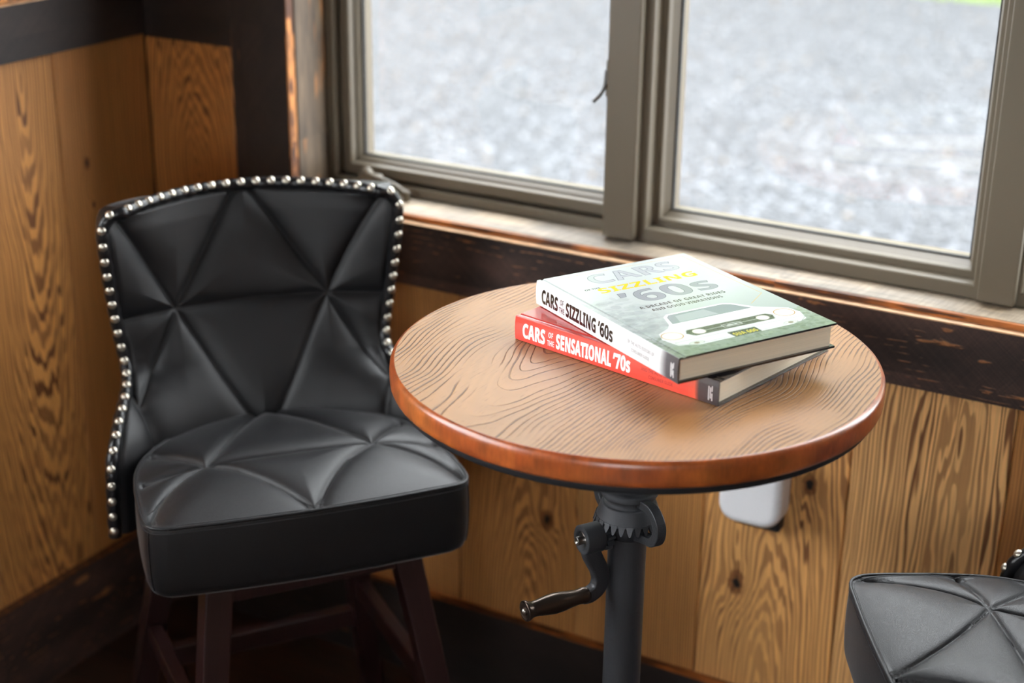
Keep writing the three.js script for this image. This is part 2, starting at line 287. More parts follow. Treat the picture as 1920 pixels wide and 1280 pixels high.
function unit(name, label, x0, x1, kind) {
  const g = structGroup(name, label, 'window'), y0 = 0.9027, y1 = WY1;
  const zf = kind === 'casement' ? -0.593 : -0.575;
  if (kind === 'casement') {
    mesh('frame', ring(x0, y0, x1, y1, [[0, -0.66], [0, zf - 0.002], [0.002, zf], [0.015, zf], [0.017, zf - 0.002], [0.017, zf - 0.030], [0.023, zf - 0.030], [0.023, -0.67], [0, -0.67]]), M.taupe, g);
    const s = mesh('sash', ring(x0 + 0.0225, y0 + 0.0225, x1 - 0.0225, y1 - 0.0225, [[0, -0.665], [0, zf - 0.015], [0.0015, zf - 0.0135], [0.017, zf - 0.0135], [0.019, zf - 0.0155], [0.020, zf - 0.028], [0.024, zf - 0.030], [0.029, GLZ + 0.003], [0.029, -0.665], [0, -0.665]]), M.taupe, g);
    mesh('gasket', ring(x0 + 0.0515, y0 + 0.0515, x1 - 0.0515, y1 - 0.0515, [[-0.002, GLZ + 0.002], [0.0025, GLZ + 0.002], [0.0025, GLZ - 0.006], [-0.002, GLZ - 0.006]]), M.gasket, s);
    mesh('pane', box(x0 + 0.05, y0 + 0.05, GLZ - 0.003, x1 - 0.05, y1 - 0.05, GLZ), M.glass, g);
  } else {
    mesh('frame', ring(x0, y0, x1, y1, [[0, -0.66], [0, zf - 0.002], [0.002, zf], [0.020, zf], [0.022, zf - 0.002], [0.0225, zf - 0.026], [0.0245, zf - 0.028], [0.033, zf - 0.028], [0.0345, zf - 0.030], [0.035, -0.618], [0.042, GLZ + 0.003], [0.042, -0.665], [0, -0.665]]), M.taupe, g);
    mesh('gasket', ring(x0 + 0.042, y0 + 0.042, x1 - 0.042, y1 - 0.042, [[-0.002, GLZ + 0.002], [0.0025, GLZ + 0.002], [0.0025, GLZ - 0.006], [-0.002, GLZ - 0.006]]), M.gasket, g);
    mesh('pane', box(x0 + 0.041, y0 + 0.041, GLZ - 0.003, x1 - 0.041, y1 - 0.041, GLZ), M.glass, g);
  }
  return g;
}
unit('window_1', 'taupe casement window with crank handle left of the mullion', WX0 + 0.0005, -0.302, 'casement');
unit('window_2', 'taupe fixed window between the two mullion covers', -0.275, 0.303, 'fixed');
unit('window_3', 'taupe fixed window right of the right mullion cover', 0.3295, WX1 - 0.0005, 'fixed');
struct('trim_11', (() => { const g = rbox(0.056, WY1 - 0.9065, 0.10, 0.003); g.translate(-0.294, (WY1 + 0.9065) / 2, -0.606); return g; })(), M.taupe, 'taupe mullion cover between the two large panes', 'trim');
struct('trim_12', (() => { const g = rbox(0.054, WY1 - 0.9065, 0.10, 0.003); g.translate(0.319, (WY1 + 0.9065) / 2, -0.608); return g; })(), M.taupe, 'taupe mullion cover at the right edge of the photo', 'trim');
{ // large window in the left wall nearer the camera side
  const g = structGroup('window_4', 'wide window in the left wall out of view', 'window'), n = 3, wz = (LZ1 - LZ0) / n;
  for (let i = 0; i < n; i++) {
    const a = LZ0 + i * wz, b = a + wz, f = 0.05, xa = X0 - 0.14, xb = X0 - 0.08;
    mesh('frame', merge([box(xa, LY0, a, xb, LY0 + f, b), box(xa, LY1 - f, a, xb, LY1, b), box(xa, LY0 + f, a, xb, LY1 - f, a + f), box(xa, LY0 + f, b - f, xb, LY1 - f, b)]), M.taupe, g);
    mesh('pane', box(X0 - 0.112, LY0 + f, a + f, X0 - 0.108, LY1 - f, b - f), M.glass, g);
  }
}
{
  const g = structGroup('window_5', 'wide window in the wall behind the camera, out of view', 'window'), n = 2, wx = (FX1 - FX0) / n, f = 0.05, za = Z1 + 0.08, zb = Z1 + 0.14;
  for (let i = 0; i < n; i++) {
    const a = FX0 + i * wx, b = a + wx;
    mesh('frame', merge([box(a, FY0, za, b, FY0 + f, zb), box(a, FY1 - f, za, b, FY1, zb), box(a, FY0 + f, za, a + f, FY1 - f, zb), box(b - f, FY0 + f, za, b, FY1 - f, zb)]), M.taupe, g);
    mesh('pane', box(a + f, FY0 + f, Z1 + 0.108, b - f, FY1 - f, Z1 + 0.112), M.glass, g);
  }
}
{ // folded crank of the casement
  const g = group('window_crank', 'taupe folding crank handle at the lower left of the window', 'handle');
  mesh('base', merge([(() => { const q = rbox(0.05, 0.018, 0.016, 0.006); q.translate(-0.800, 0.928, -0.586); return q; })(), (() => { const q = new THREE.SphereGeometry(0.013, 20, 14); q.scale(1, 1, 0.9); q.translate(-0.800, 0.938, -0.574); return boxUV(q); })()]), M.taupe, g);
  const path = curve([[-0.800, 0.940, -0.568], [-0.780, 0.938, -0.562], [-0.752, 0.934, -0.560], [-0.728, 0.926, -0.562], [-0.716, 0.917, -0.566]], 30);
  mesh('arm', sweep(path, (k, n) => circ(0.0045 + 0.002 * k / n, 12, 0.006)), M.taupe, g);
  mesh('knob', (() => { const q = new THREE.CapsuleGeometry(0.0065, 0.014, 6, 14); q.translate(-0.713, 0.909, -0.569); return boxUV(q); })(), M.taupe, g);
}
{
  const g = group('sash_lock', 'small dark lever of the sash lock on the mullion', 'lock');
  mesh('plate', (() => { const q = rbox(0.008, 0.06, 0.014, 0.002); q.translate(-0.3255, 1.165, -0.574); return q; })(), M.taupe, g);
  mesh('lever', sweep(curve([[-0.3265, 1.178, -0.566], [-0.3275, 1.155, -0.562], [-0.332, 1.142, -0.558], [-0.343, 1.128, -0.552]], 20), (k, n) => circ(0.0042 - 0.001 * k / n, 10, 0.003)), std({ color: col(70, 64, 56), roughness: 0.4 }), g);
}

// ------------------------------------------------------------------ outdoors
const GY = -0.25;
const gravTex = makeTex(512, 512, (U, V) => { const n = noise(U * 120, V * 120) * 0.5 + noise(U * 57, V * 57) * 0.5, b = fbm(U * 8, V * 8, 4); const t = 1 + 0.25 * n + 0.2 * b; return [88 * t, 90 * t, 94 * t]; });
gravTex.repeat.set(0.5, 0.5);
struct('ground', box(-26, GY - 0.2, -60, 26, GY, OUT - 0.001).translate(0, 0, 0), std({ map: gravTex, roughness: 0.95 }), 'grey gravel yard outside the window', 'ground');
struct('ground_side', box(-26, GY - 0.2, OUT + 0.001, X0 - 0.201, GY, 26), std({ map: gravTex, roughness: 0.95 }), 'grey gravel yard beside the building', 'ground');
struct('ground_front', box(X0 - 0.2, GY - 0.2, Z1 + 0.2, 26, GY, 26), std({ map: gravTex, roughness: 0.95 }), 'grey gravel yard behind the camera', 'ground');
{ // trees beyond the lawn, mirrored in the table top, the book covers and the window frames
  const r = rng(21), leaf = new THREE.PlaneGeometry(0.46, 0.36), lm = phys({ color: col(92, 118, 52), roughness: 0.8, transmission: 0.25, thickness: 0, side: THREE.DoubleSide }), bm = std({ color: col(82, 66, 52), roughness: 0.9 });
  const N = 2600, trunk = lathe0([[0.22, 0], [0.16, 1.2], [0.12, 3.5], [0.05, 6.5], [0, 6.6]]);
  const spots = [[-13, -15.5, 1.0], [-10.2, -14.2, 1.1], [-7.6, -15.4, 0.95], [-5.1, -14.4, 1.15], [-2.6, -15.2, 1.0], [-0.2, -14.3, 1.1], [2.3, -15.6, 1.05], [4.9, -14.6, 1.0]];
  spots.forEach(([x, z, s], n) => {
    const g = group('tree', ['leafy tree at the far left end of the row beyond the yard', 'second leafy tree from the left beyond the yard', 'third leafy tree from the left beyond the yard', 'fourth leafy tree from the left beyond the yard', 'fourth leafy tree from the right beyond the yard', 'third leafy tree from the right beyond the yard', 'second leafy tree from the right beyond the yard', 'leafy tree at the far right end of the row beyond the yard'][n], 'tree', { group: 'trees beyond the yard' }); g.position.set(x, GY, z); g.scale.setScalar(s);
    mesh('trunk', trunk, bm, g);
    const im = shade(new THREE.InstancedMesh(leaf, lm, N)), m = new THREE.Matrix4(), q = new THREE.Quaternion(), e = new THREE.Euler();
    for (let i = 0; i < N; i++) { const a = r() * 6.283, t = Math.pow(r(), 0.8), y = 1.3 + 8.2 * t, w = 1.9 * Math.sin(Math.PI * clamp(0.12 + 0.86 * t)) * Math.sqrt(r()) + 0.15; e.set(r() * 6, r() * 6, r() * 6); q.setFromEuler(e); m.compose(V3(Math.cos(a) * w, y + 0.3 * noise(a, n), Math.sin(a) * w), q, V3(1, 1, 1).multiplyScalar(0.8 + 0.6 * r())); im.setMatrixAt(i, m); }
    im.name = 'foliage'; im.userData = { kind: 'stuff' }; g.add(im);
  });
}
{
  const r = rng(5), N = 130000, g = new THREE.IcosahedronGeometry(1, 0); boxUV(g);
  const im = shade(new THREE.InstancedMesh(g, std({ color: 0xffffff, roughness: 0.85 }), N)), m = new THREE.Matrix4(), q = new THREE.Quaternion(), e = new THREE.Euler(), c = new THREE.Color();
  for (let i = 0; i < N; i++) {
    const z = -1.6 - r() * 9.4, x = -7.6 + r() * 10.2, s = 0.008 + 0.014 * Math.pow(r(), 2);
    e.set(r() * 6, r() * 6, r() * 6); q.setFromEuler(e);
    m.compose(V3(x, GY + s * 0.25, z), q, V3(s, s * (0.55 + 0.3 * r()), s * (0.8 + 0.4 * r()))); im.setMatrixAt(i, m);
    const k = r(), v = 0.053 + 0.042 * r() + (k > 0.990 ? 0.10 : 0);
    if (k < 0.02) c.setRGB(v * 1.5, v * 1.15, v * 0.8); else c.setRGB(v * 0.97, v, v * 1.05); im.setColorAt(i, c);
  }
  im.name = 'gravel'; scene.add(im); top(im, 'loose pale grey gravel covering the yard outside the window', 'gravel', { kind: 'stuff' });
}
{
  const r = rng(9), N = 26000, g = new THREE.ConeGeometry(0.006, 1, 3, 1, true); g.translate(0, 0.5, 0);
  const im = shade(new THREE.InstancedMesh(g, std({ color: 0xffffff, roughness: 0.8 }), N)), m = new THREE.Matrix4(), q = new THREE.Quaternion(), e = new THREE.Euler(), c = new THREE.Color();
  for (let i = 0; i < N; i++) {
    const z = -10.75 - r() * 2.2, x = -6 + r() * 10, s = 0.04 + 0.06 * r(); e.set((r() - 0.5) * 0.9, r() * 6, (r() - 0.5) * 0.9); q.setFromEuler(e);
    m.compose(V3(x, GY, z), q, V3(1.6, s, 1.6)); im.setMatrixAt(i, m); const v = 0.7 + 0.5 * r(); c.setRGB(0.20 * v, 0.30 * v, 0.05 * v); im.setColorAt(i, c);
  }
  im.name = 'grass'; scene.add(im); top(im, 'green grass verge at the far edge of the gravel yard', 'grass', { kind: 'stuff' });
}

// ------------------------------------------------------------------ table
const blackMetalBump = makeTex(256, 256, (U, V) => 0.5 + 0.5 * (noise(U * 90, V * 90) * 0.6 + noise(U * 180, V * 180) * 0.4), { srgb: false });
M.iron = std({ color: col(64, 65, 68), roughness: 0.42, metalness: 0.4, bumpMap: (() => { const t = blackMetalBump.clone(); t.repeat.set(8, 8); t.needsUpdate = true; return t; })(), bumpScale: 0.00025 });
M.ironDark = std({ color: col(30, 31, 34), roughness: 0.5, metalness: 0.2 });
M.bronze = std({ color: col(86, 74, 66), roughness: 0.28, metalness: 0.85 });
M.steel = std({ color: col(150, 146, 140), roughness: 0.3, metalness: 1 });
// laminate with embossed grain: u = x, v = z in metres about the centre
const grainAt = (x, z) => {
  const wx = x + 0.020 * noise(z * 6 + 3, x * 5) + 0.006 * noise(z * 17, x * 15 + 4);
  const h = 0.05 + 0.16 * (z + 0.32) + 0.05 * noise(z * 4.2 + 11, 2) + 0.012 * noise(x * 30 + 3, z * 9);
  const rho = Math.sqrt((wx + 0.10) * (wx + 0.10) + h * h * 0.5);
  let q = rho * 165 + 1.6 * fbm(x * 9 + 2, z * 5, 3);
  const e = Math.hypot((x + 0.185) / 0.05, (z + 0.02) / 0.085); q += 4.2 * Math.exp(-e * e);
  return q;
};
let topBump;
{
  const S = 1536, b = new Uint8Array(S * S * 4);
  M.laminate = phys({ roughness: 0.40, specularIntensity: 0.7 });
  const t = makeTex(S, S, (U, V) => {
    const x = (U - 0.5) * 0.62, z = (V - 0.5) * 0.62, q = grainAt(x, z), f = Math.abs(fract(q) - 0.5);
    const e = 0.0004, gx = (grainAt(x + e, z) - q) / e, gz = (grainAt(x, z + e) - q) / e, gl = Math.hypot(gx, gz) + 20;
    const keep = sstep(-0.55, 0.1, noise(x * 30 + 5, z * 11 + q * 0.02)), wgt = 0.00045 + 0.0005 * hsh(Math.floor(q), 5) + 0.0003 * noise(x * 300, z * 120);
    const line = sstep(1.25, 0.6, f / gl / wgt) * keep;
    const pore = sstep(0.62, 0.9, noise(x * 1500, z * 60)) * 0.25, soft = 0.5 + 0.5 * Math.sin(q * 6.283), bl = fbm(x * 8, z * 5, 4);
    const k = Math.min(1, line * 0.85 + pore), tt = 1 + 0.10 * bl + 0.03 * soft;
    const i = (Math.floor(V * S) * S + Math.floor(U * S)) * 4, hgt = clamp(1 - line - pore * 0.6) * 255; b[i] = b[i + 1] = b[i + 2] = hgt; b[i + 3] = 255;
    return [lerp(162 * tt, 88, k), lerp(116 * tt, 55, k), lerp(70 * tt, 31, k)];
  });
  topBump = new THREE.DataTexture(b, S, S, THREE.RGBAFormat); topBump.magFilter = THREE.LinearFilter; topBump.needsUpdate = true;
  M.laminate.map = t; M.laminate.bumpMap = topBump; M.laminate.bumpScale = 0.0005;
}
const rimTex = makeTex(1024, 64, (U, V) => { const l = fbm(U * 70, V * 6, 4), f = noise(U * 500, V * 9) * 0.5, m = fbm(U * 18, V * 3, 3); const t = 1 + 0.22 * l + 0.12 * f; return [158 * t + 20 * m, 80 * t + 22 * m, 36 * t + 8 * m]; });
rimTex.repeat.set(2, 1);
M.rim = phys({ map: rimTex, roughness: 0.34, clearcoat: 0.6, clearcoatRoughness: 0.22 });
const lathe = (pts, n = 96) => new THREE.LatheGeometry(pts.map(([r, y]) => new THREE.Vector2(r, y)), n);
const TY = 0.95;
const AX = V3(-0.54, 0, 0.842), BX = V3(0.842, 0, 0.54); // crank shaft direction, bracket direction
{
  const t = group('bistro_table', 'round wooden bistro table on a black crank column', 'table');
  const topG = new THREE.CircleGeometry(0.3025, 128); topG.rotateX(-Math.PI / 2); { const p = topG.attributes.position, uv = topG.attributes.uv; for (let i = 0; i < p.count; i++) uv.setXY(i, p.getX(i) / 0.62 + 0.5, p.getZ(i) / 0.62 + 0.5); }
  topG.translate(0, TY, 0);
  const tt = mesh('table_top', topG, M.laminate, t); tt.userData = { label: 'tan wood grain top surface' };
  const R = 0.309, prof = [[0.28, TY - 0.033], [0.300, TY - 0.033], [0.3045, TY - 0.0325], [0.3072, TY - 0.0305], [0.3086, TY - 0.027], [R, TY - 0.022], [R, TY - 0.011], [0.3084, TY - 0.006], [0.3068, TY - 0.0025], [0.3045, TY - 0.0006], [0.3026, TY], [0.3020, TY - 0.0003], [0.298, TY - 0.0004]];
  mesh('rim', lathe(prof, 160), M.rim, t).userData = { label: 'glossy orange brown wooden rim' };
  mesh('under_plate', lathe([[0, TY - 0.044], [0.297, TY - 0.044], [0.3, TY - 0.042], [0.3, TY - 0.0335], [0.2985, TY - 0.0332], [0, TY - 0.0332]], 128), M.ironDark, t).userData = { label: 'black plate under the top' };
  mesh('column', lathe([[0, 0.03], [0.0255, 0.03], [0.0255, 0.700], [0.0245, 0.702], [0.0, 0.702]], 48), M.iron, t);
  mesh('base', lathe([[0, 0], [0.215, 0], [0.22, 0.004], [0.218, 0.012], [0.2, 0.018], [0.08, 0.028], [0.05, 0.04], [0.034, 0.06], [0.0262, 0.07], [0.0262, 0.075], [0, 0.075]], 96), M.iron, t);
  mesh('collar', lathe([[0, 0.70], [0.027, 0.70], [0.027, 0.712], [0.031, 0.742], [0.033, 0.745], [0.033, 0.7475], [0.0305, 0.749], [0.0305, 0.7565], [0.0365, 0.7585], [0.0375, 0.760], [0.0375, 0.766], [0.0355, 0.768], [0.030, 0.7685], [0.026, 0.767], [0.022, 0.772], [0.022, 0.880], [0.06, 0.884], [0.06, TY - 0.0441], [0, TY - 0.0441]], 64), M.iron, t);
  // crown gear
  const parts = [lathe([[0.0305, 0.7478], [0.0345, 0.7478], [0.0362, 0.7465], [0.0430, 0.7275], [0.0432, 0.7265], [0.0395, 0.7262], [0.034, 0.745]], 64)];
  const nt = 26, tooth = new THREE.ExtrudeGeometry(new THREE.Shape([[-0.0043, 0.001], [-0.0037, -0.004], [-0.0017, -0.0105], [-0.0008, -0.0118], [0.0008, -0.0118], [0.0017, -0.0105], [0.0037, -0.004], [0.0043, 0.001]].map((p) => new THREE.Vector2(...p))), { depth: 0.0042, bevelEnabled: false });
  for (let i = 0; i < nt; i++) { const g = tooth.clone(); g.rotateX(-0.3); g.translate(0, 0.7278, 0.0392); g.rotateY(i / nt * 2 * Math.PI); parts.push(g); }
  mesh('crown_gear', merge(parts), M.iron, t);
  // cast loops either side
  const sh = new THREE.Shape(); const sp = (pts) => new THREE.SplineCurve(pts.map((p) => new THREE.Vector2(...p))).getPoints(60);
  sh.setFromPoints(sp([[-0.002, 0.757], [0.020, 0.760], [0.040, 0.7635], [0.056, 0.7635], [0.069, 0.757], [0.0775, 0.746], [0.079, 0.733], [0.074, 0.720], [0.064, 0.712], [0.050, 0.709], [0.034, 0.7055], [0.015, 0.698], [-0.002, 0.694]]));
  const ho = new THREE.Path(); ho.setFromPoints(sp([[0.004, 0.7485], [0.020, 0.750], [0.038, 0.7535], [0.052, 0.7535], [0.0615, 0.749], [0.067, 0.741], [0.0675, 0.733], [0.064, 0.726], [0.058, 0.7215], [0.048, 0.7195], [0.032, 0.716], [0.016, 0.710], [0.004, 0.706], [0.003, 0.727], [0.004, 0.7485]])); sh.holes.push(ho);
  for (const s of [0, 1]) {
    const g = new THREE.ExtrudeGeometry(sh, { depth: 0.0105, bevelEnabled: true, bevelSize: 0.0012, bevelThickness: 0.0016, bevelSegments: 2, steps: 1, curveSegments: 4 }); g.translate(0, 0, -0.005);
    const m = mesh('bracket_loop', g, M.iron, t); m.rotation.y = Math.atan2(-BX.z, BX.x) + s * Math.PI;
  }
  // crank: built in (along shaft = x, up = y, z across) then turned onto AX
  const cr = new THREE.Group(); cr.name = 'crank'; t.add(cr); cr.rotation.y = Math.atan2(-AX.z, AX.x);
  const along = (pts, n = 32) => { const g = lathe(pts.map(([a, r]) => [r, a]), n); g.rotateZ(-Math.PI / 2); return g; };
  const SY = 0.706;
  const pin = [along([[0.030, 0], [0.030, 0.0135], [0.042, 0.0135], [0.042, 0]])];
  for (let i = 0; i < 12; i++) { const g = new THREE.ExtrudeGeometry(new THREE.Shape([[-0.0032, -0.003], [-0.0028, 0.003], [-0.0012, 0.0062], [0.0012, 0.0062], [0.0028, 0.003], [0.0032, -0.003]].map((p) => new THREE.Vector2(...p))), { depth: 0.010, bevelEnabled: true, bevelSize: 0.0004, bevelThickness: 0.0004, bevelSegments: 1 }); g.translate(0, 0.0135, -0.005); g.rotateY(Math.PI / 2); g.rotateX(i / 12 * 2 * Math.PI + 0.2); g.translate(0.036, 0, 0); pin.push(g); }
  const pg = merge(pin); pg.translate(0, SY, 0); mesh('pinion_gear', pg, M.iron, cr);
  const hs = along([[0.0, 0], [0.0, 0.011], [0.028, 0.011], [0.029, 0]]); hs.translate(0, SY, 0); mesh('shaft', hs, M.ironDark, cr);
  const bs = along([[0.043, 0], [0.043, 0.0185], [0.0445, 0.020], [0.0695, 0.020], [0.071, 0.0185], [0.071, 0.0128], [0.0665, 0.0122], [0.0665, 0]], 40); bs.translate(0, SY, 0); mesh('boss', bs, M.iron, cr);
  const bo = along([[0.0665, 0], [0.0665, 0.0105], [0.0680, 0.0105], [0.0680, 0.0058], [0.0775, 0.0058], [0.0782, 0.0052], [0.0782, 0.0030], [0.0755, 0.0028], [0.0755, 0]], 24); bo.translate(0, SY, 0); mesh('bolt', bo, M.steel, cr);
  const sc = new THREE.SphereGeometry(0.0062, 16, 10); sc.scale(1, 1, 0.6); sc.translate(0.050, SY - 0.005, 0.0195); mesh('set_screw', sc, M.bronze, cr);
  const path = curve([[0.056, SY - 0.014, 0], [0.0545, SY - 0.024, 0], [0.049, SY - 0.036, 0], [0.0425, SY - 0.050, 0], [0.040, SY - 0.064, 0], [0.0445, SY - 0.077, 0], [0.056, SY - 0.084, 0], [0.066, SY - 0.084, 0]], 44);
  mesh('crank_arm', sweep(path, (k, n) => { const t = k / n, w = 0.0132 - 0.003 * t, h = 0.0086 - 0.0006 * t, a = []; for (let i = 0; i < 16; i++) { const th = i / 16 * 6.2832, c = Math.cos(th), s = Math.sin(th); a.push([w * Math.sign(c) * Math.pow(Math.abs(c), 0.5), h * Math.sign(s) * Math.pow(Math.abs(s), 0.5)]); } return a; }, { up: [0, 0, 1] }).rotateX(0), M.iron, cr);
  const hd = along([[0.058, 0], [0.058, 0.0100], [0.061, 0.0112], [0.067, 0.0113], [0.069, 0.0102], [0.076, 0.0102], [0.086, 0.0114], [0.098, 0.0132], [0.110, 0.0138], [0.122, 0.0126], [0.134, 0.0106], [0.141, 0.0104], [0.145, 0.0116], [0.149, 0.0136], [0.1515, 0.0140], [0.153, 0.0132], [0.153, 0.0105], [0.151, 0.0095], [0.151, 0]], 36); hd.translate(0, SY - 0.0835, 0);
  const hm = mesh('handle', hd, M.bronze, cr);
  const hc = along([[0.1505, 0], [0.1505, 0.0055], [0.1545, 0.0048], [0.1565, 0.0025], [0.157, 0]], 8); hc.translate(0, SY - 0.0835, 0); mesh('handle_screw', hc, M.steel, hm.parent);
}

// ------------------------------------------------------------------ books
function canvasTex(w, h, draw) { const c = document.createElement('canvas'); c.width = w; c.height = h; const x = c.getContext('2d'); draw(x, w, h); const t = new THREE.CanvasTexture(c); t.colorSpace = THREE.SRGBColorSpace; t.wrapS = t.wrapT = THREE.ClampToEdgeWrapping; t.needsUpdate = true; return t; }
// text fitted into a box: x, y = left and baseline, w = wanted width, h = cap height
function fit(x, s, px, py, w, h, { style = 'bold', fill, stroke, lw = 2, shear = 0 } = {}) {
  x.save(); x.font = `${style} 100px sans-serif`; const m = x.measureText(s).width;
  x.translate(px, py); x.transform(1, 0, shear, 1, 0, 0); x.scale(w / m, h / 72.5);
  if (fill) { x.fillStyle = fill; x.fillText(s, 0, 0); }
  if (stroke) { x.strokeStyle = stroke; x.lineWidth = lw * m / w; x.strokeText(s, 0, 0); }
  x.restore();
}
const poly = (x, pts, fill, stroke, lw = 2) => { x.beginPath(); pts.forEach(([a, b], i) => i ? x.lineTo(a, b) : x.moveTo(a, b)); x.closePath(); if (fill) { x.fillStyle = fill; x.fill(); } if (stroke) { x.strokeStyle = stroke; x.lineWidth = lw; x.stroke(); } };
const disc = (x, a, b, rx, ry, fill, stroke, lw = 2) => { x.beginPath(); x.ellipse(a, b, rx, ry, 0, 0, 6.2832); if (fill) { x.fillStyle = fill; x.fill(); } if (stroke) { x.strokeStyle = stroke; x.lineWidth = lw; x.stroke(); } };
function speckle(x, x0, y0, w, h, n, seed, colors, r0, r1) { const r = rng(seed); for (let i = 0; i < n; i++) { x.globalAlpha = 0.10 + 0.2 * r(); disc(x, x0 + w * r(), y0 + h * r(), r0 + (r1 - r0) * r(), (r0 + (r1 - r0) * r()) * 0.6, colors[Math.floor(r() * colors.length)]); } x.globalAlpha = 1; }
const CW = 1024, CH = 1380;
const coverWhite = canvasTex(CW, CH, (x) => {
  const g = x.createLinearGradient(0, 0, 0, CH); g.addColorStop(0, '#c9d1ce'); g.addColorStop(0.45, '#c2c9c6'); g.addColorStop(0.75, '#a9b3ae'); g.addColorStop(1, '#7d8a7c'); x.fillStyle = g; x.fillRect(0, 0, CW, CH);
  speckle(x, -40, 480, 330, 620, 240, 3, ['#9ba5a2', '#aeb7b4', '#c7cfcc', '#8c9692'], 14, 60);
  speckle(x, 0, 1080, CW, 300, 900, 4, ['#6d7c5e', '#7b8a70', '#5d6b55', '#93a088', '#4f5c4a'], 6, 26);
  // printed title
  fit(x, 'CARS', 0.235 * CW, 0.165 * CH, 0.60 * CW, 0.108 * CH, { fill: '#b6bcbe', stroke: '#7a8186', lw: 4 });
  fit(x, 'OF THE', 0.135 * CW, 0.214 * CH, 0.10 * CW, 0.014 * CH, { fill: '#2c2e30' });
  fit(x, 'SIZZLING', 0.185 * CW, 0.272 * CH, 0.66 * CW, 0.058 * CH, { fill: '#eec708', stroke: '#b99808', lw: 1.5, shear: -0.12 });
  fit(x, '\u201960s', 0.235 * CW, 0.440 * CH, 0.60 * CW, 0.135 * CH, { fill: '#979c9f', stroke: '#6d7479', lw: 4 });
  fit(x, 'A DECADE OF GREAT RIDES', 0.235 * CW, 0.502 * CH, 0.56 * CW, 0.024 * CH, { fill: '#37302f' });
  fit(x, 'AND GOOD VIBRATIONS', 0.275 * CW, 0.545 * CH, 0.46 * CW, 0.024 * CH, { fill: '#37302f' });
  // thin printed line
  x.strokeStyle = '#d9ad5a'; x.lineWidth = 3; x.beginPath(); x.moveTo(0.08 * CW, 0.03 * CH); x.lineTo(0.955 * CW, 0.03 * CH); x.lineTo(0.955 * CW, 0.58 * CH); x.lineTo(0.80 * CW, 0.66 * CH); x.stroke();
  // printed picture of an old white car from the front
  const P = (u, v) => [u * CW, v * CH];
  poly(x, [P(0.30, 0.60), P(0.66, 0.60), P(0.71, 0.62), P(0.79, 0.70), P(0.86, 0.735), P(0.93, 0.77), P(0.945, 0.83), P(0.91, 0.90), P(0.80, 0.925), P(0.20, 0.925), P(0.095, 0.895), P(0.07, 0.82), P(0.10, 0.765), P(0.19, 0.73), P(0.225, 0.70), P(0.265, 0.62)], '#e3e7e5');
  poly(x, [P(0.305, 0.613), P(0.655, 0.613), P(0.695, 0.63), P(0.755, 0.70), P(0.25, 0.70), P(0.28, 0.632)], '#8b9497', '#6d7578', 3);
  poly(x, [P(0.33, 0.63), P(0.52, 0.622), P(0.55, 0.69), P(0.30, 0.695)], '#a3abad');
  poly(x, [P(0.25, 0.70), P(0.755, 0.70), P(0.82, 0.735), P(0.19, 0.735)], '#eef1ef');
  x.strokeStyle = '#c4cac8'; x.lineWidth = 3; for (const [a, b, c, d] of [[0.40, 0.70, 0.36, 0.765], [0.60, 0.70, 0.64, 0.765]]) { x.beginPath(); x.moveTo(a * CW, b * CH); x.lineTo(c * CW, d * CH); x.stroke(); }
  poly(x, [P(0.255, 0.778), P(0.765, 0.778), P(0.79, 0.805), P(0.765, 0.845), P(0.255, 0.845), P(0.225, 0.81)], '#4b4f46', '#c9cdc9', 6);
  for (let i = 0; i < 9; i++) { x.strokeStyle = '#5e6258'; x.lineWidth = 2; x.beginPath(); x.moveTo(0.24 * CW, (0.787 + i * 0.0065) * CH); x.lineTo(0.78 * CW, (0.787 + i * 0.0065) * CH); x.stroke(); }
  x.strokeStyle = '#d6dad6'; x.lineWidth = 4; x.beginPath(); x.moveTo(0.33 * CW, 0.812 * CH); x.lineTo(0.69 * CW, 0.812 * CH); x.stroke();
  x.strokeRect(0.455 * CW, 0.800 * CH, 0.115 * CW, 0.025 * CH);
  poly(x, [P(0.475, 0.815), P(0.495, 0.806), P(0.52, 0.812), P(0.545, 0.807), P(0.555, 0.813), P(0.535, 0.818), P(0.515, 0.817), P(0.49, 0.820)], '#d6dad6');
  for (const u of [0.305, 0.715]) disc(x, u * CW, 0.812 * CH, 0.036 * CW, 0.0235 * CH, '#f4f0e2', '#b9b6a6', 5);
  for (const u of [0.145, 0.865]) { disc(x, u * CW, 0.805 * CH, 0.058 * CW, 0.038 * CH, '#f6f1dd', '#b48f62', 6); disc(x, u * CW, 0.805 * CH, 0.042 * CW, 0.027 * CH, '#fbf8ec', '#ded6bd', 3); }
  poly(x, [P(0.10, 0.868), P(0.92, 0.868), P(0.915, 0.885), P(0.86, 0.915), P(0.16, 0.915), P(0.105, 0.888)], '#d9dddb', '#9ea5a2', 4);
  poly(x, [P(0.12, 0.874), P(0.90, 0.874), P(0.89, 0.883), P(0.13, 0.883)], '#f4f6f5');
  poly(x, [P(0.415, 0.875), P(0.595, 0.875), P(0.59, 0.926), P(0.42, 0.926)], '#454a40');
  fit(x, 'SUA 606', 0.43 * CW, 0.917 * CH, 0.15 * CW, 0.026 * CH, { fill: '#e2d24a' });
  for (const u of [0.20, 0.80]) { disc(x, u * CW, 0.905 * CH, 0.045 * CW, 0.013 * CH, '#cfd3cb', '#8f968f', 3); disc(x, u * CW, 0.905 * CH, 0.016 * CW, 0.008 * CH, '#8a7f6a'); }
});
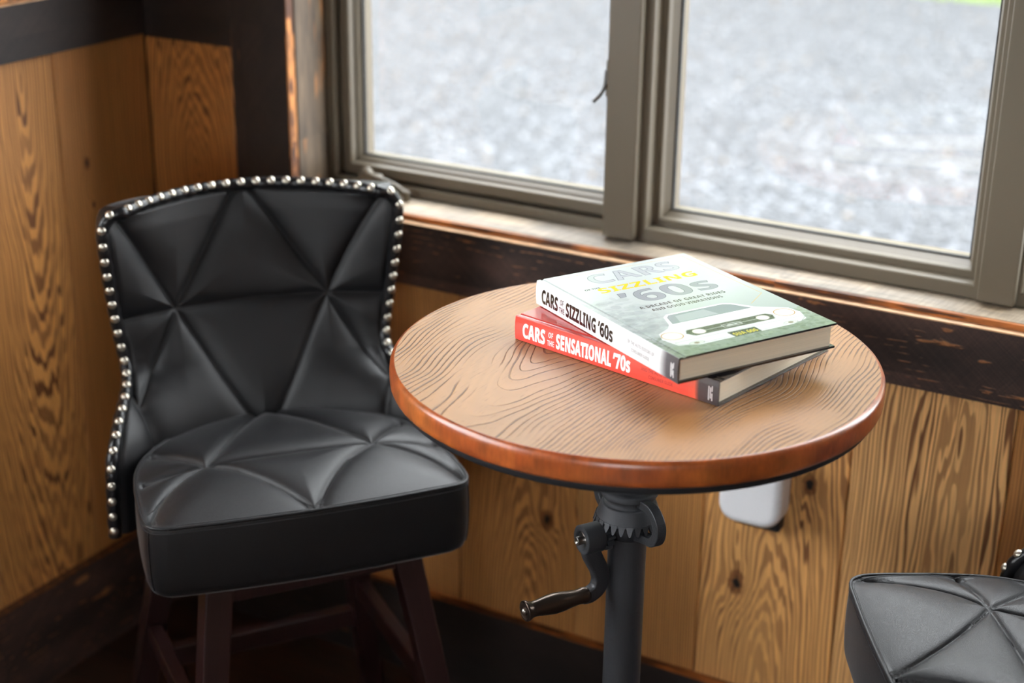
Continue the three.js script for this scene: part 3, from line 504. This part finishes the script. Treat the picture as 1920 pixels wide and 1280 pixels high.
const coverRed = canvasTex(CW, CH, (x) => {
  const g = x.createLinearGradient(0, 0, 0, CH); g.addColorStop(0, '#d4483f'); g.addColorStop(0.5, '#c73a34'); g.addColorStop(0.74, '#7d2a28'); g.addColorStop(0.86, '#2a2324'); g.addColorStop(1, '#221f20'); x.fillStyle = g; x.fillRect(0, 0, CW, CH);
  fit(x, 'CARS', 0.16 * CW, 0.165 * CH, 0.68 * CW, 0.115 * CH, { fill: '#cfcac8', stroke: '#a9a2a0', lw: 4 });
  fit(x, 'OF THE', 0.16 * CW, 0.212 * CH, 0.10 * CW, 0.014 * CH, { fill: '#f1eceb' });
  fit(x, 'SENSATIONAL', 0.16 * CW, 0.285 * CH, 0.72 * CW, 0.06 * CH, { fill: '#f0b62a' });
  fit(x, '\u201970s', 0.26 * CW, 0.45 * CH, 0.56 * CW, 0.13 * CH, { fill: '#cfcac8', stroke: '#a9a2a0', lw: 4 });
});
const SW = 2048, SH = 224;
const spineLines = (x, c) => { x.fillStyle = c; for (const [a, b, w] of [[0.956, 0.20, 0.55], [0.964, 0.28, 0.44], [0.971, 0.20, 0.30], [0.971, 0.56, 0.22]]) x.fillRect(a * SW, (1 - b - w) * SH + 10, 9, w * SH); };
const spineWhite = canvasTex(SW, SH, (x) => {
  const g = x.createLinearGradient(0, 0, SW, 0); g.addColorStop(0, '#f1f2f3'); g.addColorStop(0.6, '#eef0f2'); g.addColorStop(0.885, '#e4e6e8'); g.addColorStop(0.93, '#5a5b60'); g.addColorStop(1, '#4a4b50'); x.fillStyle = g; x.fillRect(0, 0, SW, SH);
  fit(x, 'CARS', 0.045 * SW, 0.80 * SH, 0.128 * SW, 0.56 * SH, { fill: '#232427', stroke: '#232427', lw: 5 });
  fit(x, 'OF', 0.189 * SW, 0.47 * SH, 0.026 * SW, 0.22 * SH, { fill: '#232427' });
  fit(x, 'THE', 0.183 * SW, 0.80 * SH, 0.040 * SW, 0.24 * SH, { fill: '#232427' });
  fit(x, 'SIZZLING', 0.232 * SW, 0.80 * SH, 0.225 * SW, 0.56 * SH, { fill: '#232427', stroke: '#232427', lw: 5 });
  fit(x, '\u201960s', 0.470 * SW, 0.80 * SH, 0.105 * SW, 0.56 * SH, { fill: '#232427', stroke: '#232427', lw: 5 });
  fit(x, 'BY THE AUTO EDITORS OF', 0.675 * SW, 0.44 * SH, 0.175 * SW, 0.13 * SH, { style: '', fill: '#55575b' });
  fit(x, 'CONSUMER GUIDE', 0.700 * SW, 0.72 * SH, 0.12 * SW, 0.13 * SH, { style: '', fill: '#55575b' });
  spineLines(x, '#e8e8ea');
});
const spineRed = canvasTex(SW, SH, (x) => {
  const g = x.createLinearGradient(0, 0, SW, 0); g.addColorStop(0, '#e8483c'); g.addColorStop(0.85, '#ea4a38'); g.addColorStop(0.895, '#ee5a3e'); g.addColorStop(0.915, '#4a3434'); g.addColorStop(1, '#3a3234'); x.fillStyle = g; x.fillRect(0, 0, SW, SH);
  fit(x, 'CARS', 0.040 * SW, 0.80 * SH, 0.122 * SW, 0.58 * SH, { fill: '#fbf4f2', stroke: '#fbf4f2', lw: 5 });
  fit(x, 'OF', 0.178 * SW, 0.46 * SH, 0.026 * SW, 0.22 * SH, { fill: '#fbf4f2' });
  fit(x, 'THE', 0.172 * SW, 0.80 * SH, 0.038 * SW, 0.24 * SH, { fill: '#fbf4f2' });
  fit(x, 'SENSATIONAL', 0.218 * SW, 0.80 * SH, 0.280 * SW, 0.58 * SH, { fill: '#fbf4f2', stroke: '#fbf4f2', lw: 5 });
  fit(x, '\u201970s', 0.508 * SW, 0.80 * SH, 0.085 * SW, 0.58 * SH, { fill: '#fbf4f2', stroke: '#fbf4f2', lw: 5 });
  fit(x, 'BY JAMES M. FLAMMANG', 0.655 * SW, 0.30 * SH, 0.165 * SW, 0.13 * SH, { style: '', fill: '#8e2420' });
  fit(x, 'AND THE AUTO EDITORS OF', 0.645 * SW, 0.54 * SH, 0.185 * SW, 0.13 * SH, { style: '', fill: '#8e2420' });
  fit(x, 'CONSUMER GUIDE', 0.680 * SW, 0.78 * SH, 0.115 * SW, 0.13 * SH, { style: '', fill: '#8e2420' });
  spineLines(x, '#e8dedd');
});
const pageTex = makeTex(64, 256, (U, V) => { const l = noise(3, V * 120) * 0.6 + noise(U * 3, V * 240) * 0.4; const t = 1 + 0.10 * l; return [226 * t, 214 * t, 190 * t]; });
M.pages = std({ map: pageTex, bumpMap: greyOf(pageTex), bumpScale: 0.0003, roughness: 0.85 });
const gloss = (t) => phys({ map: t, roughness: 0.22, clearcoat: 0.7, clearcoatRoughness: 0.09 });
M.bookDark = phys({ color: col(38, 35, 37), roughness: 0.25, clearcoat: 0.6, clearcoatRoughness: 0.1 });
function prism(pts, z0, z1, uvf) { // polygon in x/y, run along z
  const s = new THREE.Shape(pts.map((p) => new THREE.Vector2(...p))), g = new THREE.ExtrudeGeometry(s, { depth: z1 - z0, bevelEnabled: false }); g.translate(0, 0, z0);
  const p = g.attributes.position, uv = g.attributes.uv; for (let i = 0; i < p.count; i++) uv.setXY(i, ...uvf(p.getX(i), p.getY(i), p.getZ(i))); return g;
}
function book(name, label, W, L, t, cover, spine, [x, y, z], turn) {
  const b = group(name, label, 'book', { group: 'stacked hardcover books on the table' }); b.position.set(x, y, z); b.rotation.y = turn;
  const w = W / 2, l = L / 2, e = 0.0026, uvc = (px, py, pz) => [px / W + 0.5, 0.5 - pz / L];
  const J = [0.0048, 0.0064, 0.0088, 0.0104];
  const fr = mesh('front_cover', prism([[-w, t - e], [w, t - e], [w, t - 0.0003], [w - 0.0003, t], [-w + J[3], t], [-w + J[2], t - 0.0013], [-w + J[1], t - 0.0013], [-w + J[0], t], [-w + 0.0006, t], [-w, t - 0.0006]], -l, l, uvc), [gloss(cover), M.bookDark], b); void fr;
  const gm = fr.geometry; gm.clearGroups(); // top takes the print, every other face the dark cloth
  { const p = gm.attributes.position, ng = gm.clone(); const n = ng.attributes.normal, cnt = n.count; let run = -1, st = 0; ng.clearGroups(); for (let i = 0; i < cnt; i += 3) { const k = n.getY(i) > 0.2 ? 0 : 1; if (k !== run) { if (run >= 0) ng.addGroup(st, i - st, run); run = k; st = i; } } ng.addGroup(st, cnt - st, run); fr.geometry = ng; void p; }
  mesh('back_cover', prism([[-w, 0.0004], [-w + 0.0004, 0], [w, 0], [w, e], [-w, e]], -l, l, uvc), M.bookDark, b);
  mesh('spine', prism([[-w - 0.0004, 0.0006], [-w + 0.0016, 0.0002], [-w + 0.0016, t - 0.0002], [-w - 0.0002, t - 0.0006], [-w - 0.0013, t * 0.75], [-w - 0.0016, t * 0.5], [-w - 0.0013, t * 0.25]], -l, l, (px, py, pz) => [pz / L + 0.5, py / t]), gloss(spine), b);
  mesh('page_block', (() => { const g = new THREE.BoxGeometry(W - 0.0075, t - 2 * e, L - 0.008); g.translate(-0.0013, t / 2, 0); return g; })(), M.pages, b);
  return b;
}
const BT = 0.0325;
book('hardcover_book', 'red hardcover book lying beneath the pale grey book', 0.243, 0.316, BT, coverRed, spineRed, [0.0225, TY + 0.0004, -0.058], 77.6 * Math.PI / 180);
book('hardcover_book', 'pale grey hardcover book with a car on its cover, on top', 0.237, 0.310, BT, coverWhite, spineWhite, [0.038, TY + BT + 0.0009, -0.050], 60.2 * Math.PI / 180);

// ------------------------------------------------------------------ white fitting on the wall
{
  const g = group('wall_outlet', 'rounded white plastic fitting on a black box on the wall under the table', 'outlet');
  mesh('box', (() => { const q = rbox(0.076, 0.125, 0.026, 0.003); q.translate(0.008, 0.552, Z0 + 0.0135); return q; })(), M.ironDark, g).userData = { label: 'black mounting box' };
  mesh('cover', (() => { const w = 0.037, h = 0.047, r = 0.018, sh = new THREE.Shape(); sh.moveTo(-w + r, -h); sh.lineTo(w - r, -h); sh.quadraticCurveTo(w, -h, w, -h + r); sh.lineTo(w, h - r); sh.quadraticCurveTo(w, h, w - r, h); sh.lineTo(-w + r, h); sh.quadraticCurveTo(-w, h, -w, h - r); sh.lineTo(-w, -h + r); sh.quadraticCurveTo(-w, -h, -w + r, -h); const q = new THREE.ExtrudeGeometry(sh, { depth: 0.028, bevelEnabled: true, bevelSize: 0.015, bevelThickness: 0.015, bevelSegments: 8, curveSegments: 10 }); q.translate(0.012, 0.581, Z0 + 0.0425); return q; })(), phys({ color: col(236, 236, 238), roughness: 0.35 }), g).userData = { label: 'white rounded cover' };
}

// ------------------------------------------------------------------ bar stools
const leatherBump = makeTex(512, 512, (U, V) => { // pebbled grain that tiles
  const P = 40, cell = (x, y) => { let a = 9, b = 9; const ix = Math.floor(x), iy = Math.floor(y); for (let dy = -1; dy <= 1; dy++) for (let dx = -1; dx <= 1; dx++) { const cx = ix + dx, cy = iy + dy, wx = ((cx % P) + P) % P, wy = ((cy % P) + P) % P, d = Math.hypot(cx + hsh(wx, wy * 3 + 1) - x, cy + hsh(wy + 7, wx * 5 + 2) - y); if (d < a) { b = a; a = d; } else if (d < b) b = d; } return b - a; };
  return clamp(0.15 + 1.5 * cell(U * P, V * P)) ;
}, { srgb: false });
const lb = leatherBump.clone(); lb.repeat.set(16, 16); lb.needsUpdate = true;
M.leather = phys({ color: col(21, 21, 23), roughness: 0.42, sheen: 0.65, sheenRoughness: 0.45, sheenColor: new THREE.Color(0.8, 0.8, 0.82), bumpMap: lb, bumpScale: 0.00016 });
M.leatherTrim = phys({ color: col(24, 24, 26), roughness: 0.3 });
M.nail = std({ color: col(216, 209, 194), roughness: 0.36, metalness: 1 });
M.thread = std({ color: col(58, 58, 60), roughness: 0.7 });
const legTex = makeTex(64, 512, (U, V) => { const l = noise(U * 40, V * 5) * 0.5 + noise(U * 90, V * 9) * 0.5; const t = 1 + 0.22 * l; return [42 * t, 23 * t, 23 * t]; });
legTex.repeat.set(8, 1);
M.leg = phys({ map: legTex, roughness: 0.35, clearcoat: 0.3, clearcoatRoughness: 0.25 });
const bez = (a, b, c, n = 12) => { const o = []; for (let i = 0; i <= n; i++) { const t = i / n, s = 1 - t; o.push([s * s * a[0] + 2 * s * t * b[0] + t * t * c[0], s * s * a[1] + 2 * s * t * b[1] + t * t * c[1]]); } return o; };
const seg2 = (px, py, a, b) => { const dx = b[0] - a[0], dy = b[1] - a[1], t = clamp(((px - a[0]) * dx + (py - a[1]) * dy) / (dx * dx + dy * dy)); return Math.hypot(px - a[0] - t * dx, py - a[1] - t * dy); };
function seamDist(lines) { const segs = []; for (const l of lines) for (let i = 0; i < l.length - 1; i++) segs.push([l[i], l[i + 1]]); return (x, y) => { let d = 9; for (const s of segs) { const e = seg2(x, y, s[0], s[1]); if (e < d) d = e; } return d; }; }
const mirror = (lines) => [...lines, ...lines.map((l) => l.map(([x, y]) => [-x, y]))];
function makeStool() {
  const s = new THREE.Group();
  // ---- seat
  const half = [[0, -0.135], [0.06, -0.128], [0.12, -0.098], [0.17, -0.057], [0.205, -0.012], [0.224, 0.035], [0.232, 0.085], [0.2355, 0.14], [0.2365, 0.185], [0.234, 0.205], [0.226, 0.218], [0.212, 0.2245], [0.18, 0.228], [0.12, 0.2325], [0.06, 0.235]];
  const loop = [...half, [0, 0.236], ...half.slice(1).reverse().map(([x, z]) => [-x, z])];
  const out = new THREE.CatmullRomCurve3(loop.map(([x, z]) => V3(x, 0, z)), true, 'centripetal').getSpacedPoints(420);
  const C = [0, 0.05], SY = 0.650;
  const seatSeam = seamDist(mirror([
    [[-0.127, 0.072], [0, 0.0755]], bez([-0.127, 0.072], [-0.205, 0.105], [-0.230, 0.212]), bez([-0.127, 0.072], [-0.05, 0.13], [0, 0.236]),
    bez([-0.127, 0.072], [-0.19, 0.066], [-0.236, 0.085]), bez([-0.127, 0.072], [-0.165, 0.01], [-0.205, -0.02]), bez([-0.127, 0.072], [-0.07, -0.02], [0, -0.135])]));
  const rings = []; for (let i = 0; i <= 120; i++) rings.push([Math.pow(i / 120, 0.85), null]);
  rings.push([1.006, SY - 0.0035], [1.010, SY - 0.010], [1.0125, SY - 0.024], [1.0145, SY - 0.046], [1.013, SY - 0.068], [1.008, SY - 0.088], [1.0, SY - 0.100], [0.985, SY - 0.109], [0.96, SY - 0.114], [0.90, SY - 0.116], [0, SY - 0.116]);
  const seatY = (x, z, k) => {
    const d = seatSeam(x, z), fade = 1 - sstep(0.955, 1, k);
    return SY + 0.021 * (1 - Math.pow(k, 2.6)) + 0.004 * Math.sqrt(Math.max(0, 1 - k)) - (0.0085 * Math.exp(-d / 0.014) + 0.004 * Math.exp(-d / 0.0025)) * (0.25 + 0.75 * fade) * (k > 0.999 ? 0.3 : 1);
  };
  const sg = grid(420, rings.length - 1, (u, v) => {
    const [k, y] = rings[Math.round(v * (rings.length - 1))], p = out[Math.round(u * 420) % 420], x = C[0] + (p.x - C[0]) * k, z = C[1] + (p.z - C[1]) * k;
    return [x, y ?? seatY(x, z, k), z];
  }, { closedU: true, flip: true, uvf: (p, u, v) => p[1] < SY - 0.002 ? [u * 1.6, p[1]] : [p[0], p[2]] });
  const seat = mesh('seat', sg, M.leather, s); seat.userData = { label: 'black quilted leather seat cushion' };
  const rim = out.slice(0, 420).map((p) => V3(C[0] + (p.x - C[0]) * 1.0045, SY - 0.0005, C[1] + (p.z - C[1]) * 1.0045));
  mesh('piping', sweep(rim, () => circ(0.0024, 8), { closed: true }), M.leather, seat);
  { // stitches: little threads beside the piping and down the front corners
    const st = [], dash = new THREE.BoxGeometry(0.0008, 0.0008, 0.0034);
    for (let i = 0; i < 420; i += 1) { const p = out[i], q = out[(i + 1) % 420]; if (p.z < -0.02) continue; const a = Math.atan2(q.x - p.x, q.z - p.z); for (const [k, y] of [[0.984, seatY(C[0] + (p.x - C[0]) * 0.984, C[1] + (p.z - C[1]) * 0.984, 0.984) + 0.0002], [1.0108, SY - 0.0082]]) { const g = dash.clone(); g.rotateY(a); g.translate(C[0] + (p.x - C[0]) * k, y, C[1] + (p.z - C[1]) * k); st.push(g); } }
    const m = mesh('stitching', merge(st), M.thread, seat); m.userData = { kind: 'stuff' };
    for (const sx of [-1, 1]) { let bi = 0, bd = 9; out.forEach((p, i) => { const d = Math.hypot(p.x - sx * 0.2305, p.z - 0.2125); if (d < bd) { bd = d; bi = i; } }); const p = out[bi], path = [[1.0105, SY - 0.008], [1.0145, SY - 0.022], [1.0165, SY - 0.046], [1.015, SY - 0.068], [1.010, SY - 0.088], [1.0, SY - 0.101]].map(([k, y]) => [C[0] + (p.x - C[0]) * k, y, C[1] + (p.z - C[1]) * k]); mesh('corner_seam', sweep(curve(path, 16), () => circ(0.0011, 6), { up: [1, 0, 0] }), M.leather, seat); }
  }
  // ---- back: y -> half width, edge depth, centre depth
  const E = table([[0.532, 0.260, 0.000], [0.575, 0.2595, 0.000], [0.627, 0.257, -0.002], [0.652, 0.2545, -0.008], [0.672, 0.247, -0.024], [0.695, 0.234, -0.060], [0.717, 0.2175, -0.105], [0.735, 0.2095, -0.137], [0.765, 0.2105, -0.150], [0.80, 0.2155, -0.150], [0.86, 0.222, -0.145], [0.92, 0.2275, -0.135], [0.965, 0.2295, -0.130], [1.0, 0.2295, -0.130]]);
  const Zc = table([[0.50, -0.098], [0.60, -0.108], [0.66, -0.120], [0.72, -0.142], [0.80, -0.178], [0.90, -0.212], [1.0, -0.236]]);
  const YB = 0.532, YT = 1.0, RC = 0.030;
  const B = (u, v) => {
    const y = YB + (YT - YB) * v; let [X, Ze] = E(y); const zc = Zc(y)[0];
    if (y > YT - RC) { const d = (y - (YT - RC)) / RC; X -= RC * (1 - Math.sqrt(Math.max(0, 1 - d * d))); }
    const k = Math.pow(Math.abs(u), 2.1);
    return V3(X * u, y, zc + (Ze - zc) * k);
  };
  const Nrm = (u, v) => { const e = 0.002, a = B(Math.min(1, u + e), v).sub(B(Math.max(-1, u - e), v)), b = B(u, Math.min(0.999, v + e)).sub(B(u, Math.max(0, v - e))); return a.cross(b).normalize(); };
  const backSeam = seamDist(mirror([
    [[-0.123, 0.824], [0, 0.824]], [[-0.123, 0.824], [-0.215, 0.822]], [[-0.123, 0.824], [-0.008, 1.0]], bez([-0.123, 0.824], [-0.165, 0.91], [-0.206, 0.985]),
    [[-0.123, 0.824], [0, 0.610]], bez([-0.123, 0.824], [-0.155, 0.75], [-0.200, 0.700]), bez([-0.212, 0.722], [-0.19, 0.69], [-0.185, 0.645])]));
  const bg = grid(200, 220, (a, b) => {
    const u = (a * 2 - 1), v = b, p = B(u, v), n = Nrm(u, v), d = backSeam(p.x, p.y);
    const edge = Math.min((1 - Math.abs(u)) * 0.22, (1 - v) * 0.468, 0.04) / 0.04;
    const h = 0.013 * (1 - Math.exp(-d / 0.018)) - 0.003 * Math.exp(-d / 0.003) + 0.006 * Math.sqrt(Math.max(0, edge)) - 0.006;
    p.addScaledVector(n, h * (0.15 + 0.85 * sstep(0, 0.35, edge))); return [p.x, p.y, p.z];
  });
  mesh('back_cushion', bg, M.leather, s).userData = { label: 'black quilted leather backrest' };
  const og = grid(80, 80, (a, b) => { const u = a * 2 - 1, v = b, p = B(u, v), n = Nrm(u, v), edge = Math.min((1 - Math.abs(u)) * 0.22, (1 - v) * 0.468, 0.03) / 0.03; p.addScaledVector(n, -0.006 - 0.034 * Math.sqrt(Math.max(0, edge))); return [p.x, p.y, p.z]; }, { flip: true });
  mesh('back_shell', og, M.leather, s).userData = { label: 'smooth black outer back' };
  const uv = []; for (let i = 0; i <= 150; i++) uv.push([-1, i / 150]); for (let i = 1; i < 120; i++) uv.push([-1 + 2 * i / 120, 1]); for (let i = 150; i >= 0; i--) uv.push([1, i / 150]);
  const raw = uv.map(([u, v]) => B(u, v)), edgeCurve = new THREE.CatmullRomCurve3(raw, false, 'centripetal'), len = edgeCurve.getLength(), NN = Math.round(len / 0.0246), path = edgeCurve.getSpacedPoints(NN * 8);
  mesh('welt', sweep(path, (k) => { const ph = Math.cos(k / 8 * 2 * Math.PI + Math.PI), r = 0.0098 - 0.0005 * ph; return circ(r, 12); }, { up: [0, 0, 1] }), M.leatherTrim, s).userData = { label: 'glossy black trim strip' };
  const ng = new THREE.SphereGeometry(0.0068, 14, 7, 0, 2 * Math.PI, 0, Math.PI / 2); ng.scale(1, 0.72, 1);
  for (let i = 0; i < NN; i++) {
    const k = i * 8 + 4, p = path[k].clone(), T = path[Math.min(path.length - 1, k + 1)].clone().sub(path[k - 1]).normalize();
    const O = p.clone().sub(V3(0, 0.80, -0.17)); O.addScaledVector(T, -O.dot(T)); const F = V3(0, 0.18, 1); F.addScaledVector(T, -F.dot(T)).normalize(); O.addScaledVector(F, -O.dot(F)).normalize();
    const up = Math.abs(T.x) > 0.6 ? 0.55 : 0.22, D = F.clone().multiplyScalar(0.9).addScaledVector(O, up).normalize();
    const m = mesh('nailhead', ng, M.nail, s); m.position.copy(p.addScaledVector(D, 0.0082)); m.quaternion.setFromUnitVectors(V3(0, 1, 0), D);
  }
  // ---- legs, apron, stretchers
  const lx = 0.143, lz = 0.135, sx = 0.150, sz = 0.19, yt = 0.530;
  const at = (i, j, y) => V3(i * (lx + sx * (yt - y)), y, j * (lz + sz * (yt - y)));
  for (const i of [-1, 1]) for (const j of [1, -1]) {
    const g = rbox(0.043, yt - 0.001, 0.043, 0.003, 2), p = g.attributes.position;
    for (let k = 0; k < p.count; k++) { const y = p.getY(k) + yt / 2 + 0.0005, a = at(i, j, y), t = 0.82 + 0.18 * y / yt; p.setXYZ(k, a.x + p.getX(k) * t, y, a.z + p.getZ(k) * t); }
    g.computeVertexNormals(); g.rotateY(0.08); mesh('leg', g, M.leg, s);
  }
  const bar = (a, b, w, h) => { const d = b.clone().sub(a), g = rbox(w, h, d.length(), 0.002, 2); g.rotateY(Math.atan2(d.x, d.z)); g.translate((a.x + b.x) / 2, (a.y + b.y) / 2, (a.z + b.z) / 2); g.rotateY(0.08); return g; };
  mesh('swivel_plate', (() => { const g = lathe([[0, 0.520], [0.10, 0.520], [0.10, 0.5345], [0, 0.5345]], 40); return g; })(), M.ironDark, s);
  mesh('apron', merge([bar(at(-1, 1, 0.500), at(1, 1, 0.500), 0.02, 0.045), bar(at(-1, -1, 0.500), at(1, -1, 0.500), 0.02, 0.045), bar(at(-1, 1, 0.500), at(-1, -1, 0.500), 0.02, 0.045), bar(at(1, 1, 0.500), at(1, -1, 0.500), 0.02, 0.045)]), M.leg, s);
  for (const [a, b] of [[[-1, 1, 0.22], [1, 1, 0.22]], [[-1, -1, 0.19], [1, -1, 0.19]], [[-1, 1, 0.26], [-1, -1, 0.26]], [[1, 1, 0.26], [1, -1, 0.26]]]) mesh('stretcher', bar(at(...a), at(...b), 0.022, 0.036), M.leg, s);
  return s;
}
const stool = makeStool();
stool.name = numbered('bar_stool'); scene.add(stool); top(stool, 'black quilted bar stool left of the table, its studded back in full view', 'stool', { group: 'black bar stools at the table' });
stool.position.set(-0.6273, 0, -0.0757); stool.rotation.y = 49.5 * Math.PI / 180;
const stool2 = stool.clone(); stool2.name = numbered('bar_stool'); scene.add(stool2); top(stool2, 'black quilted bar stool cut off by the lower right corner of the photo', 'stool', { group: 'black bar stools at the table' });
stool2.position.set(0.578, 0, -0.050); stool2.rotation.y = -57 * Math.PI / 180;

renderer.render(scene, camera);
